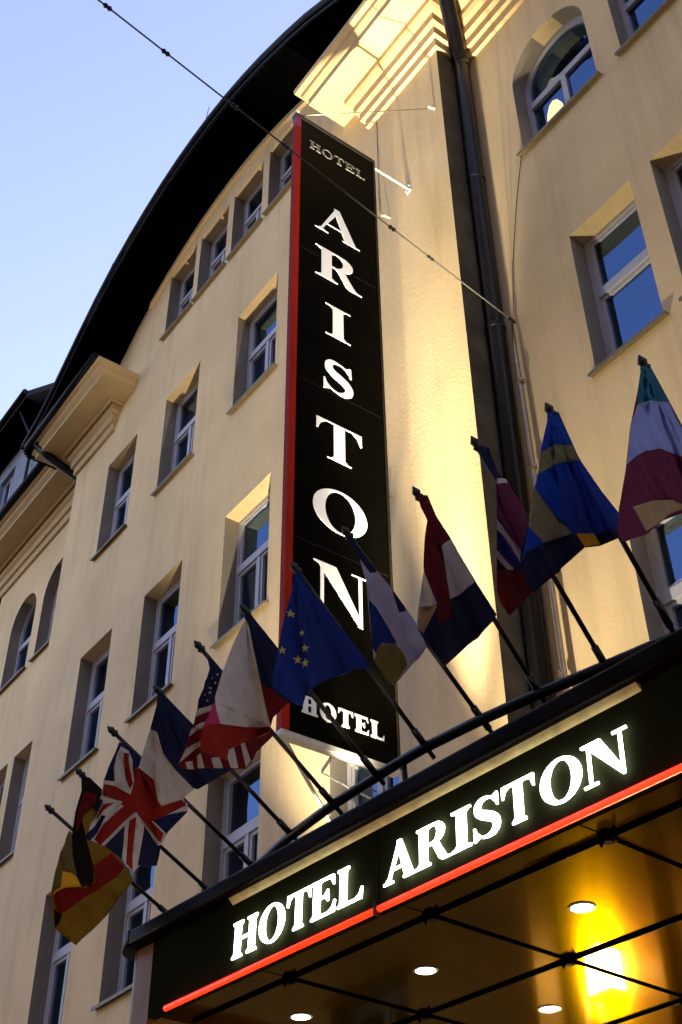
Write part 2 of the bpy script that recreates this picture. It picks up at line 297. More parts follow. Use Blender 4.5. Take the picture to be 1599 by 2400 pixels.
# flags: tip, base and cloth regions in the plane of each pole (metres)
FLAGS = [
 ('gold', (-5.917, 2.388, 4.627), (-5.999, 3.208, 4.25), [
  ('gold', [(0.132,-0.071),(0.18,-0.091),(0.243,-0.097),(0.397,-0.096),(0.505,-0.166),(0.562,-0.219),(0.561,-0.244),(0.473,-0.366),(0.395,-0.505),(0.303,-0.62),(0.279,-0.656),(0.194,-0.635),(0.113,-0.61),(0.078,-0.493),(0.059,-0.428),(0.078,-0.352),(0.097,-0.257),(0.11,-0.149),(0.121,-0.109)]),
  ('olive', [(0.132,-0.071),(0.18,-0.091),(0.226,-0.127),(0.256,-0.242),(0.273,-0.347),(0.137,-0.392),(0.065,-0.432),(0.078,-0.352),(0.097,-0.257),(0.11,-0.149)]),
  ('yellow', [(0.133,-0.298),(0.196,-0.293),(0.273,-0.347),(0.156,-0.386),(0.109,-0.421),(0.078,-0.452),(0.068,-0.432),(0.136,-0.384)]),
  ('red', [(0.399,-0.114),(0.509,-0.171),(0.458,-0.244),(0.321,-0.364),(0.176,-0.514),(0.126,-0.532),(0.094,-0.489),(0.073,-0.451),(0.156,-0.387),(0.272,-0.353),(0.327,-0.308),(0.303,-0.229)]),
  ('black', [(0.098,-0.511),(0.125,-0.524),(0.167,-0.525),(0.141,-0.586),(0.113,-0.609)]),  # shadow at the lower fold, painted in as a black patch
 ]),
 ('blackgold', (-5.492, 2.354, 4.648), (-5.595, 3.23, 4.25), [
  ('black', [(0.006,-0.011),(0.054,0.005),(0.134,-0.036),(0.307,-0.109),(0.513,-0.234),(0.401,-0.322),(0.229,-0.349),(0.144,-0.449),(0.161,-0.529),(0.145,-0.551),(0.103,-0.568),(0.075,-0.531),(0.032,-0.431),(-0.004,-0.314),(0.005,-0.206),(0.022,-0.079)]),
  ('darkred', [(0.032,-0.076),(0.112,-0.074),(0.106,-0.131),(0.072,-0.172),(0.06,-0.224),(0.032,-0.303),(0.012,-0.251)]),
  ('gold', [(0.096,-0.152),(0.153,-0.182),(0.265,-0.321),(0.229,-0.349),(0.144,-0.449),(0.1,-0.347),(0.055,-0.237),(0.063,-0.199)]),
 ]),
 ('cross', (-5.054, 2.307, 4.673), (-5.179, 3.224, 4.25), [
  ('navy', [(0.043,-0.033),(0.092,-0.033),(0.163,-0.067),(0.305,-0.131),(0.485,-0.225),(0.482,-0.261),(0.391,-0.389),(0.346,-0.471),(0.319,-0.59),(0.227,-0.628),(0.205,-0.653),(0.159,-0.637),(0.137,-0.611),(0.059,-0.581),(0.034,-0.578),(-0.062,-0.586),(-0.094,-0.575),(-0.065,-0.485),(-0.043,-0.378),(-0.026,-0.316),(-0.012,-0.259),(0.006,-0.178),(0.028,-0.099)]),
  ('white', [(0.034,-0.094),(0.058,-0.052),(0.102,-0.06),(0.134,-0.102),(0.143,-0.152),(0.157,-0.242),(0.136,-0.284),(0.109,-0.275),(0.048,-0.25),(-0.007,-0.272),(-0.018,-0.262),(0.047,-0.245),(0.038,-0.178)]),
  ('red', [(0.075,-0.082),(0.105,-0.071),(0.119,-0.149),(0.141,-0.223),(0.12,-0.26),(0.094,-0.217)]),
  ('white', [(-0.015,-0.26),(0.053,-0.245),(0.167,-0.273),(0.169,-0.125),(0.324,-0.118),(0.485,-0.219),(0.478,-0.257),(0.272,-0.364),(0.377,-0.411),(0.35,-0.476),(0.315,-0.489),(0.176,-0.379),(0.037,-0.578),(-0.063,-0.581),(-0.022,-0.531),(0.068,-0.363),(-0.045,-0.362),(-0.032,-0.341),(-0.027,-0.31)]),
  ('red', [(-0.019,-0.325),(-0.006,-0.278),(0.056,-0.267),(0.142,-0.287),(0.157,-0.135),(0.268,-0.108),(0.339,-0.273),(0.47,-0.209),(0.472,-0.232),(0.268,-0.353),(0.263,-0.373),(0.36,-0.413),(0.342,-0.467),(0.171,-0.361),(0.016,-0.581),(-0.041,-0.569),(0.112,-0.352),(0.065,-0.336),(-0.03,-0.337)]),
  ('navy', [(0.334,-0.251),(0.442,-0.209),(0.47,-0.206),(0.346,-0.274)]),
  ('white', [(-0.081,-0.544),(-0.075,-0.499),(0.0,-0.375),(0.015,-0.342),(0.106,-0.331),(0.039,-0.429),(0.002,-0.435),(-0.049,-0.507)]),
  ('red', [(-0.05,-0.458),(0.007,-0.378),(0.066,-0.347),(0.011,-0.41),(-0.042,-0.472)]),
  ('white', [(0.13,-0.45),(0.135,-0.414),(0.173,-0.366),(0.22,-0.393),(0.222,-0.437),(0.223,-0.564),(0.217,-0.62),(0.235,-0.612),(0.205,-0.653),(0.159,-0.637),(0.137,-0.609),(0.135,-0.542)]),
  ('red', [(0.154,-0.414),(0.177,-0.384),(0.186,-0.448),(0.187,-0.58),(0.195,-0.648),(0.161,-0.628),(0.158,-0.578),(0.157,-0.491)]),
 ]),
 ('bluewhite', (-4.619, 2.317, 4.69), (-4.75, 3.163, 4.25), [
  ('navy', [(-0.006,0.005),(0.027,0.006),(0.222,-0.087),(0.378,-0.18),(0.477,-0.219),(0.451,-0.246),(0.255,-0.406),(0.223,-0.407),(0.114,-0.346),(-0.027,-0.214),(-0.034,-0.205),(-0.01,-0.074)]),
  ('white', [(-0.034,-0.205),(0.016,-0.202),(0.064,-0.297),(0.14,-0.348),(0.239,-0.412),(0.185,-0.485),(0.097,-0.553),(0.057,-0.529),(-0.072,-0.416),(-0.054,-0.308)]),
  ('red', [(-0.072,-0.416),(0.017,-0.446),(0.078,-0.556),(0.185,-0.485),(0.212,-0.503),(0.089,-0.603),(0.021,-0.646),(-0.053,-0.629),(-0.097,-0.561),(-0.089,-0.484)]),
 ]),
 ('stripes', (-4.222, 2.302, 4.721), (-4.367, 3.143, 4.25), [
  ('darkred', [(0.045,-0.024),(0.074,-0.02),(0.153,-0.073),(0.298,-0.158),(0.467,-0.261),(0.37,-0.383),(0.323,-0.449),(0.296,-0.492),(0.092,-0.569),(-0.062,-0.624),(-0.073,-0.606),(-0.037,-0.46),(0.006,-0.313),(0.039,-0.191),(0.064,-0.077)]),
  ('navy', [(0.045,-0.024),(0.074,-0.02),(0.163,-0.077),(0.235,-0.115),(0.124,-0.235),(0.006,-0.313),(0.039,-0.191),(0.064,-0.077)]),
  ('white', [(0.006,-0.317),(0.124,-0.235),(0.145,-0.256),(0.0,-0.353)]),
  ('white', [(-0.027,-0.416),(0.129,-0.3),(0.131,-0.328),(-0.039,-0.46)]),
  ('white', [(-0.045,-0.522),(0.126,-0.395),(0.128,-0.427),(0.004,-0.507),(-0.069,-0.6)]),
  ('white', [(-0.042,-0.586),(-0.009,-0.566),(0.005,-0.601),(-0.032,-0.613)]),
  ('white', [(0.025,-0.534),(0.059,-0.509),(0.087,-0.57),(0.038,-0.587)]),
  ('white', [(0.116,-0.511),(0.152,-0.49),(0.179,-0.535),(0.133,-0.552)]),
  ('white', [(0.187,-0.444),(0.218,-0.4),(0.263,-0.502),(0.225,-0.516)]),
  ('white', [(0.256,-0.381),(0.289,-0.356),(0.323,-0.441),(0.296,-0.488)]),
  ('white', [(0.05,-0.212),(0.053,-0.216),(0.059,-0.214),(0.054,-0.219),(0.056,-0.224),(0.051,-0.223),(0.046,-0.228),(0.047,-0.222),(0.043,-0.221),(0.048,-0.218)]),
  ('white', [(0.076,-0.168),(0.078,-0.172),(0.084,-0.169),(0.08,-0.175),(0.082,-0.179),(0.076,-0.178),(0.072,-0.183),(0.073,-0.177),(0.068,-0.176),(0.074,-0.173)]),
  ('white', [(0.111,-0.186),(0.114,-0.19),(0.12,-0.188),(0.115,-0.193),(0.117,-0.198),(0.112,-0.197),(0.107,-0.202),(0.108,-0.196),(0.103,-0.195),(0.109,-0.192)]),
  ('white', [(0.071,-0.237),(0.074,-0.241),(0.08,-0.239),(0.075,-0.244),(0.077,-0.248),(0.072,-0.247),(0.067,-0.252),(0.069,-0.247),(0.064,-0.245),(0.07,-0.243)]),
  ('white', [(0.102,-0.13),(0.105,-0.134),(0.111,-0.132),(0.106,-0.137),(0.108,-0.142),(0.103,-0.141),(0.098,-0.146),(0.099,-0.14),(0.094,-0.139),(0.1,-0.136)]),
  ('white', [(0.128,-0.145),(0.13,-0.149),(0.136,-0.147),(0.132,-0.152),(0.134,-0.157),(0.129,-0.156),(0.124,-0.161),(0.125,-0.155),(0.12,-0.154),(0.126,-0.151)]),
  ('white', [(0.081,-0.114),(0.084,-0.118),(0.09,-0.115),(0.085,-0.121),(0.087,-0.125),(0.082,-0.124),(0.077,-0.129),(0.079,-0.124),(0.074,-0.122),(0.08,-0.12)]),
  ('white', [(0.114,-0.082),(0.116,-0.086),(0.122,-0.084),(0.118,-0.089),(0.12,-0.094),(0.114,-0.093),(0.109,-0.098),(0.111,-0.092),(0.106,-0.091),(0.112,-0.088)]),
  ('white', [(0.078,-0.192),(0.08,-0.196),(0.086,-0.194),(0.082,-0.199),(0.084,-0.204),(0.078,-0.203),(0.074,-0.208),(0.075,-0.202),(0.07,-0.201),(0.076,-0.198)]),
 ]),
 ('whitered', (-3.859, 2.317, 4.719), (-4.014, 3.124, 4.25), [
  ('navy', [(-0.009,-0.014),(0.029,0.005),(0.09,-0.034),(0.197,-0.09),(0.337,-0.167),(0.368,-0.22),(0.26,-0.349),(0.185,-0.453),(0.179,-0.494),(0.103,-0.336),(0.037,-0.153)]),
  ('red', [(-0.128,-0.506),(0.148,-0.491),(0.179,-0.494),(0.173,-0.52),(0.041,-0.61),(-0.057,-0.69),(-0.063,-0.739),(-0.187,-0.755),(-0.197,-0.684),(-0.165,-0.597)]),
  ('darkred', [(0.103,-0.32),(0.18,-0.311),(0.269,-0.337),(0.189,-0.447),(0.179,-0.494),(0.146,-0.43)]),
  ('white', [(-0.0,-0.035),(0.023,-0.067),(0.057,-0.169),(0.118,-0.346),(0.179,-0.494),(0.029,-0.555),(-0.099,-0.594),(-0.121,-0.534),(-0.129,-0.484),(-0.098,-0.353),(-0.056,-0.197)]),
  ('magenta', [(-0.157,-0.571),(-0.126,-0.506),(-0.114,-0.546),(-0.099,-0.594),(-0.153,-0.622),(-0.179,-0.647)]),
 ]),
 ('stars', (-3.523, 2.355, 4.757), (-3.69, 3.154, 4.25), [
  ('blue', [(-0.008,-0.008),(0.016,0.003),(0.081,-0.063),(0.248,-0.134),(0.425,-0.233),(0.477,-0.268),(0.439,-0.285),(0.363,-0.32),(0.154,-0.483),(0.059,-0.573),(0.034,-0.637),(0.001,-0.646),(-0.128,-0.63),(-0.132,-0.6),(-0.096,-0.429),(-0.055,-0.24),(-0.02,-0.105)]),
  ('star', [(-0.032,-0.216),(-0.025,-0.226),(-0.008,-0.218),(-0.021,-0.234),(-0.017,-0.246),(-0.031,-0.245),(-0.045,-0.26),(-0.041,-0.244),(-0.054,-0.242),(-0.037,-0.232)]),
  ('star', [(-0.076,-0.414),(-0.069,-0.425),(-0.052,-0.417),(-0.065,-0.433),(-0.06,-0.445),(-0.075,-0.443),(-0.089,-0.458),(-0.085,-0.442),(-0.099,-0.44),(-0.081,-0.431)]),
  ('star', [(0.062,-0.342),(0.068,-0.353),(0.087,-0.345),(0.073,-0.361),(0.078,-0.373),(0.062,-0.372),(0.047,-0.387),(0.052,-0.371),(0.037,-0.368),(0.056,-0.359)]),
  ('star', [(0.004,-0.413),(0.012,-0.425),(0.031,-0.416),(0.016,-0.433),(0.022,-0.446),(0.005,-0.445),(-0.011,-0.462),(-0.006,-0.444),(-0.022,-0.441),(-0.002,-0.431)]),
  ('star', [(0.059,-0.409),(0.066,-0.421),(0.086,-0.413),(0.07,-0.43),(0.076,-0.443),(0.059,-0.442),(0.043,-0.459),(0.048,-0.441),(0.032,-0.438),(0.052,-0.428)]),
  ('star', [(0.04,-0.282),(0.045,-0.29),(0.059,-0.284),(0.048,-0.296),(0.052,-0.305),(0.041,-0.305),(0.03,-0.316),(0.033,-0.304),(0.022,-0.302),(0.036,-0.295)]),
 ]),
 ('bluegrey', (-3.202, 2.392, 4.755), (-3.395, 3.241, 4.25), [
  ('grey', [(-0.009,-0.021),(0.028,0.0),(0.085,-0.039),(0.143,-0.072),(0.245,-0.111),(0.348,-0.169),(0.437,-0.223),(0.485,-0.304),(0.266,-0.593),(0.22,-0.59),(0.145,-0.543),(0.129,-0.519),(0.12,-0.372),(0.115,-0.182),(0.069,-0.084),(0.019,-0.047)]),
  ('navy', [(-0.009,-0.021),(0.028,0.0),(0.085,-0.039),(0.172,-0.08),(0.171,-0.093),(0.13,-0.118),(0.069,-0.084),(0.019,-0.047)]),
  ('blue', [(0.119,-0.26),(0.164,-0.271),(0.234,-0.325),(0.293,-0.386),(0.2,-0.428),(0.14,-0.495),(0.125,-0.478)]),
  ('navy', [(0.268,-0.12),(0.348,-0.169),(0.359,-0.187),(0.311,-0.221),(0.287,-0.172)]),
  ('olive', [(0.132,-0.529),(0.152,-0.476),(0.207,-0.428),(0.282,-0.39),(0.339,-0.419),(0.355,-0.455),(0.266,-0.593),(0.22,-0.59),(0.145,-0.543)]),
 ]),
 ('tricolour', (-2.9, 2.52, 4.819), (-3.083, 3.265, 4.25), [
  ('navy', [(-0.009,0.0),(0.06,0.044),(0.111,-0.033),(0.208,-0.099),(0.358,-0.224),(0.495,-0.319),(0.468,-0.359),(0.109,-0.75),(-0.037,-0.687),(-0.061,-0.666),(-0.064,-0.615),(-0.004,-0.372),(0.026,-0.185),(0.048,-0.094),(0.009,-0.051)]),
  ('white', [(0.101,-0.14),(0.201,-0.097),(0.361,-0.224),(0.235,-0.35),(0.165,-0.422),(0.051,-0.515),(-0.069,-0.675),(-0.064,-0.615),(-0.004,-0.372)]),
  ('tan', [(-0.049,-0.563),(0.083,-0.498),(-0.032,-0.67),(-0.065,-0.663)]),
  ('darkred', [(-0.009,0.0),(0.06,0.044),(0.111,-0.033),(0.205,-0.095),(0.134,-0.173),(0.145,-0.278),(0.169,-0.422),(0.166,-0.505),(0.072,-0.583),(0.081,-0.494),(0.003,-0.373),(0.026,-0.185),(0.048,-0.094),(0.009,-0.051)]),
 ]),
 ('narrow', (-2.57, 2.549, 4.86), (-2.777, 3.334, 4.25), [
  ('navy', [(-0.008,-0.005),(0.082,0.047),(0.13,-0.035),(0.239,-0.121),(0.38,-0.211),(0.539,-0.297),(0.266,-0.554),(0.1,-0.751),(0.043,-0.719),(0.027,-0.671),(0.089,-0.314),(0.114,-0.091),(0.037,-0.053)]),
  ('maroon', [(0.114,-0.091),(0.208,-0.035),(0.306,-0.101),(0.318,-0.205),(0.242,-0.363),(0.094,-0.31)]),
  ('white', [(0.119,-0.088),(0.191,-0.04),(0.196,-0.06),(0.114,-0.119)]),
  ('white', [(0.088,-0.319),(0.242,-0.363),(0.222,-0.426),(0.08,-0.371)]),
  ('blue', [(0.08,-0.374),(0.222,-0.426),(0.17,-0.497),(0.067,-0.482)]),
  ('white', [(0.062,-0.484),(0.17,-0.497),(0.136,-0.542),(0.056,-0.52)]),
  ('darkred', [(0.046,-0.582),(0.205,-0.482),(0.293,-0.528),(0.1,-0.751),(0.043,-0.719),(0.027,-0.671)]),
 ]),
 ('bluegold', (-2.222, 2.604, 4.793), (-2.416, 3.293, 4.25), [
  ('royal', [(-0.043,-0.033),(0.054,0.04),(0.168,-0.11),(0.324,-0.166),(0.452,-0.191),(0.401,-0.343),(0.218,-0.479),(0.084,-0.579),(-0.141,-0.799),(-0.3,-0.953),(-0.353,-0.999),(-0.381,-0.901),(-0.315,-0.741),(-0.27,-0.595),(-0.206,-0.468),(-0.133,-0.268),(-0.051,-0.083)]),
  ('gold2', [(-0.138,-0.292),(-0.029,-0.186),(0.13,-0.071),(0.171,-0.119),(-0.017,-0.264),(-0.19,-0.423)]),
  ('gold2', [(-0.236,-0.511),(-0.151,-0.537),(-0.024,-0.569),(-0.005,-0.581),(-0.222,-0.737),(-0.308,-0.719),(-0.27,-0.595)]),
  ('navy', [(-0.349,-0.848),(-0.222,-0.739),(-0.005,-0.581),(0.235,-0.419),(0.415,-0.299),(0.401,-0.343),(0.218,-0.479),(0.084,-0.579),(-0.141,-0.799),(-0.3,-0.953),(-0.353,-0.999),(-0.381,-0.901)]),  # shaded lower part of the blue cloth, painted as navy
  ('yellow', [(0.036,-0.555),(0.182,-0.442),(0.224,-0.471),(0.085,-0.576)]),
 ]),
 ('teal', (-1.852, 2.706, 4.789), (-2.066, 3.419, 4.25), [
  ('maroon', [(-0.052,-0.048),(0.043,0.03),(0.151,-0.049),(0.319,-0.161),(0.437,-0.227),(0.482,-0.29),(0.199,-0.516),(-0.18,-0.818),(-0.354,-0.981),(-0.544,-1.114),(-0.563,-1.088),(-0.51,-0.969),(-0.396,-0.744),(-0.288,-0.504),(-0.154,-0.255)]),
  ('teal', [(-0.052,-0.048),(0.043,0.03),(0.151,-0.049),(0.155,-0.063),(-0.177,-0.321),(-0.138,-0.222)]),
  ('lavender', [(-0.177,-0.321),(0.155,-0.063),(0.286,-0.153),(0.384,-0.178),(0.139,-0.335),(0.008,-0.413),(-0.195,-0.537),(-0.382,-0.721),(-0.288,-0.504)]),
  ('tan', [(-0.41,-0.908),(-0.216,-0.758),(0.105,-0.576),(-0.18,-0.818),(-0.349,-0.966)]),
 ]),
]

# ---------------------------------------------------------------- ground and street
def ground():
    b = MB().box((-60, -6, -.3), (40, 2.0, 0)); o = b.build('road', ASPH); o['kind'] = 'structure'
    b = MB().box((-60, 2.16, -.3), (40, 7.5, .13)); o = b.build('pavement', PAVE); o['kind'] = 'structure'
    b = MB().box((-60, -9.5, -.3), (40, -6.16, .13)); o = b.build('pavement', PAVE); o['kind'] = 'structure'
    for y in (2.0, -6.16):
        o = MB().box((-60, y, -.3), (40, y+.16, .12)).build('kerb', KERB); o['kind'] = 'structure'
    o = MB().box((-900, -900, -.9), (900, 900, -.31)).build('ground', ASPH); o['kind'] = 'structure'
ground()

# ---------------------------------------------------------------- the hotel
YF, YS = 5.75, 6.193          # forward bay plane, set-back plane
XL, XR, XC = -15.35, -5.79, -10.57
hotel = thing('hotel_building', 'ochre rendered hotel facade with deep windows and an arched dark eave', 'building', (XC, YF, 0))
def sub(o, p):
    """parent o keeping world coordinates (p is an unrotated empty)"""
    o.parent = p; o.matrix_parent_inverse = Matrix.Translation(-Vector(p.location)); return o
ROWS = [(2.45, 1.85), (5.86, 1.83), (9.25, 1.86), (12.85, 1.85)]
COLS = [(-14.03, .94), (-12.2, .98), (-10.2, 1.0), (-8.05, .96)]
PROF = [(-5.45, 16.52), (-4.9, 16.76), (-4.4, 17.04), (-3.7, 17.5), (-3.1, 17.88), (-2.6, 18.13), (-2.0, 18.38), (-1.5, 18.54), (-1, 18.66), (-.5, 18.73), (0, 18.75)]
PROF = [(XC+d, z) for d, z in [(-5.45, 16.22), (-4.9, 16.46), (-4.4, 16.80), (-3.7, 17.38), (-3.1, 17.83), (-2.6, 18.12)] + PROF[5:]] + [(XC-d, z) for d, z in PROF[-2::-1]]
def ptop(x):
    for (a, za), (b, zb) in zip(PROF, PROF[1:]):
        if a <= x <= b: return za + (zb-za)*(x-a)/(b-a)
    return PROF[0][1]
def wall_of(vs, fs):
    me = mesh('wall', vs, fs); o = sub(link('wall', me, [WALL, REVEAL, STEPSHADE]), hotel)
    for p in me.polygons:            # opening reveals get a grey with their shade painted in, corners of the house do not
        c = p.center
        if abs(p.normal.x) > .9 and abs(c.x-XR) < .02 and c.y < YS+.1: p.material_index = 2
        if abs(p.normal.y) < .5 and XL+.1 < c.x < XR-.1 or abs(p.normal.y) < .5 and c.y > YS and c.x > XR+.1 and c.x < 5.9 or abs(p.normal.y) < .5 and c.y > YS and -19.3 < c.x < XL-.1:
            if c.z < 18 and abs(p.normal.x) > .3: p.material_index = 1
    return o
wl = [(XL, 0), (XR, 0), (XR, ptop(XR)-.32)] + [(x, z-.3) for x, z in PROF[::-1] if XL < x < XR] + [(XL, ptop(XL)-.25)]
ops = [('w', wl)]
WIN = []
for c, (x, ww) in enumerate(COLS):
    for r, (z, h) in enumerate(ROWS):
        ops.append((None, rect(x, z, x+ww, z+h))); WIN.append(('two', x, z, ww, h, YF))
for x in (-12.54, -11.56, -10.56, -9.55):
    ops.append((None, rect(x, 16.32, x+.84, 17.84))); WIN.append(('top', x, 16.32, .84, 1.52, YF))
vs, fs = extrude2d(ops, 0, .47, lambda x, y, d: (x, YF+d, y))
wall_of(vs, fs)
# set-back walls left and right of the bay
for side in (0, 1):
    x0, x1 = ((-19.4, XL-.001) if side == 0 else (XR+.001, 6.0))
    ops = [('w', rect(x0, 0, x1, 16.5))]
    if side: xs = [(-4.73, .78), (-3.70, .78), (-1.5, .9), (.5, .9), (2.6, .9)]; ar = [(-5.10, 1.10), (-3.67, 1.1), (-1.6, 1.1), (.5, 1.1), (2.6, 1.1)]
    else: xs = [(-17.2, .8), (-18.22, .78)]; ar = [(-17.14, 1.1), (-18.5, 1.05)]
    for x, ww in xs:
        for z, h in (ROWS[1], ROWS[2]) + (((2.45, 1.85),) if not side else ()):
            ops.append((None, rect(x, z, x+ww, z+h))); WIN.append(('one', x, z, ww, h, YS))
    for x, ww in ar:
        ops.append((None, arch_pts(x, x+ww, 12.87, 14.1, .56))); WIN.append(('arch', x, 12.87, ww, 1.23, YS))
    if side: ops.append((None, rect(-4.75, .14, -3.35, 2.6)))
    vs, fs = extrude2d(ops, 0, .4, lambda x, y, d: (x, YS+d, y))
    wall_of(vs, fs)
# dark rooms behind the windows
sub(MB().box((XL+.02, YF+.70, .2), (XR-.02, 11, 18)).build('interior', DARKIN), hotel)
for x0, x1 in ((-19.3, XL-.1), (XR+.1, 5.9)): sub(MB().box((x0, YS+.62, .2), (x1, 11, 16.4)).build('interior', DARKIN), hotel)

def pane_boxes(kind, w, h):
    """frame mesh builder and list of pane rects"""
    fr = MB(); y0, y1 = .19, .26; t = .055
    fr.box((0, y0, 0), (t, y1, h)); fr.box((w-t, y0, 0), (w, y1, h)); fr.box((t, y0, 0), (w-t, y1, t)); fr.box((t, y0, h-t), (w-t, y1, h))
    panes = []
    zt = h*.585; tt = .10 if kind != 'top' else .07
    fr.box((t, y0-.012, zt-tt/2), (w-t, y1, zt+tt/2))
    s = .04
    def sash(a, b, c, d):
        yy = y0+.012
        fr.box((a, yy, c), (a+s, y1-.005, d)); fr.box((b-s, yy, c), (b, y1-.005, d)); fr.box((a+s, yy, c), (b-s, y1-.005, c+s)); fr.box((a+s, yy, d-s), (b-s, y1-.005, d))
        panes.append((a+s, b-s, c+s, d-s))
    sash(t, w-t, zt+tt/2, h-t)
    if kind == 'one': sash(t, w-t, t, zt-tt/2)
    else:
        m = w*.5; fr.box((m-.03, y0-.005, t), (m+.03, y1, zt-tt/2)); sash(t, m-.03, t, zt-tt/2); sash(m+.03, w-t, t, zt-tt/2)
    return fr, panes
cache = {}
def window(kind, x, z, w, h, Y):
    key = (kind, round(w, 2), round(h, 2))
    if key not in cache:
        if kind == 'arch':
            n = 36; rise = .56; t = .055
            op = [('f', arch_pts(0, w, 0, h, rise, n)), (None, [(p[0]*(w-2*t)/w + t, p[1]) for p in arch_pts(0, w, t, h-t*.2, rise-t, n)]),
                  ('f', rect(t*.5, .93, w-t*.5, 1.03)), ('f', rect(w*.5-.035, t*.5, w*.5+.035, .95))]
            vs, fs = extrude2d(op, .19, .26, lambda a, b, d: (a, d, b)); fm = mesh('arched_frame', vs, fs)
            pn = [mesh('pane', [(a, .232, c), (b, .232, c), (b, .232, d), (a, .232, d)], [(0, 1, 2, 3)]) for a, b, c, d in [(t, w/2-.035, t, .93), (w/2+.035, w-t, t, .93)]]
            ap = [(p[0]*(w-2*t)/w + t, p[1]) for p in arch_pts(0, w, 1.03, h-t*.2, rise-t, n)]
            pn.append(mesh('pane', [(a, .232, b) for a, b in ap], [tuple(range(len(ap)))]))
        else:
            fr, rc = pane_boxes(kind, w, h); fm = mesh('frame', fr.v, fr.f)
            pn = [mesh('pane', [(a, .235, c), (b, .235, c), (b, .235, d), (a, .235, d)], [(0, 1, 2, 3)]) for a, b, c, d in rc]
        fm.materials.append(FRAME)
        for p in pn: p.materials.append(GLASS)
        sm = MB().box((-.05, -.055, -.010), (w+.05, .19, .006)); sm.box((-.05, -.06, -.034), (w+.05, -.052, .004)); sm = mesh('sill', sm.v, sm.f); sm.materials.append(SILL)
        cache[key] = (fm, pn, sm)
    fm, pn, sm = cache[key]
    o = link('window', fm); sub(o, hotel); o.location = Vector((x, Y, z))
    for p in pn:
        q = link('pane', p, parent=o); q.location = (0, random.uniform(-.002, .002), 0); q.rotation_euler = (random.uniform(-.006, .006), 0, random.uniform(-.008, .008))
    link('sill', sm, parent=o)
    if random.random() < .6:
        u = random.random(); side = random.random() < .5; wd_ = w*(.22+.3*u); x0 = .03 if side else w-.03-wd_; vs = []; k = 18
        for i in range(k+1):
            xx = x0+wd_*i/k; yy = .34+.018*math.sin(i*1.9+u*5)
            vs += [(xx, yy, .02), (xx, yy, h-.02+(0 if kind != 'arch' else .2))]
        c = link('curtain', mesh('curtain', vs, [(2*i, 2*i+2, 2*i+3, 2*i+1) for i in range(k)]), CURTAIN, o)
    return o
for k in WIN:
    o = window(*k)
    if k[0] == 'arch' and abs(k[1]+5.10) < .01:
        bl = [(.20, .10), (.47, .10), (.47, .42), (.45, .60), (.40, .72), (.34, .77), (.28, .74), (.23, .62), (.20, .42)]  # glowing shape added in front of the glass to stand for a reflection
        vs, fs = extrude2d([('b', bl)], .216, .226, lambda a, b, d: (a, d, b)); q = link('glow_patch', mesh('glow_patch', vs, fs), PANEGLOW, o); q['label'] = 'pale glowing patch with a rounded top, added for a reflection in the left sash'

# cornices -----------------------------------------------------------------
def sweep(path, prof, name, m, flip=False):
    """path: plan points of the wall line, profile (offset outwards, z)"""
    P = [Vector(p) for p in path]; vs = []; fs = []
    for i, p in enumerate(P):
        d1 = (P[i]-P[i-1]).normalized() if i else None; d2 = (P[i+1]-P[i]).normalized() if i < len(P)-1 else None
        nn = [Vector((d.y, -d.x)) for d in (d1, d2) if d is not None]
        if flip: nn = [-q for q in nn]
        if len(nn) == 2:
            m_ = (nn[0]+nn[1]).normalized(); m_ = m_ / max(.2, m_.dot(nn[0]))
        else: m_ = nn[0]
        for o_, z in prof: vs.append((p.x+m_.x*o_, p.y+m_.y*o_, z))
    k = len(prof)
    for i in range(len(P)-1):
        for j in range(k-1): fs.append((i*k+j, (i+1)*k+j, (i+1)*k+j+1, i*k+j+1))
    fs.append(tuple(range(k))); fs.append(tuple((len(P)-1)*k+j for j in reversed(range(k))))
    return sub(link(name, mesh(name, vs, fs), m), hotel)
CP = [(-.02, 15.45), (.045, 15.45), (.05, 15.60), (.095, 15.61), (.10, 15.75), (.15, 15.79), (.155, 15.93), (.20, 15.97), (.235, 16.03), (.24, 16.13), (.57, 16.15), (.575, 16.27), (.60, 16.29), (.64, 16.34), (.65, 16.42), (.71, 16.45), (.72, 16.53), (-.02, 16.62)]
g = .003
sweep([(-7.1, 5.95), (-7.1, YF-g), (XR+g, YF-g), (XR+g, YS-g), (6.0, YS-g)], CP, 'cornice', CORN)
CQ = CP[:7] + [(.20, 15.88), (.235, 15.90), (.24, 15.93), (.57, 15.94), (.575, 16.0), (.60, 16.02), (.64, 16.05), (.65, 16.10), (.71, 16.12), (.72, 16.17), (-.02, 16.3)]
sweep([(-19.4, YS-g), (XL-g, YS-g), (XL-g, YF-g), (-14.04, YF-g), (-14.04, 5.95)], CQ, 'cornice', CORN)
# frieze strip under the arched eave
fr = [(x, z-.30) for x, z in PROF if -13.4 < x < -7.7]; op = [('f', fr + [(x, z-.12) for x, z in fr[::-1]])]
vs, fs = extrude2d(op, 0, .05, lambda x, y, d: (x, YF-.05+d, y-.10)); sub(link('frieze_strip', mesh('frieze_strip', vs, fs), CORN), hotel)

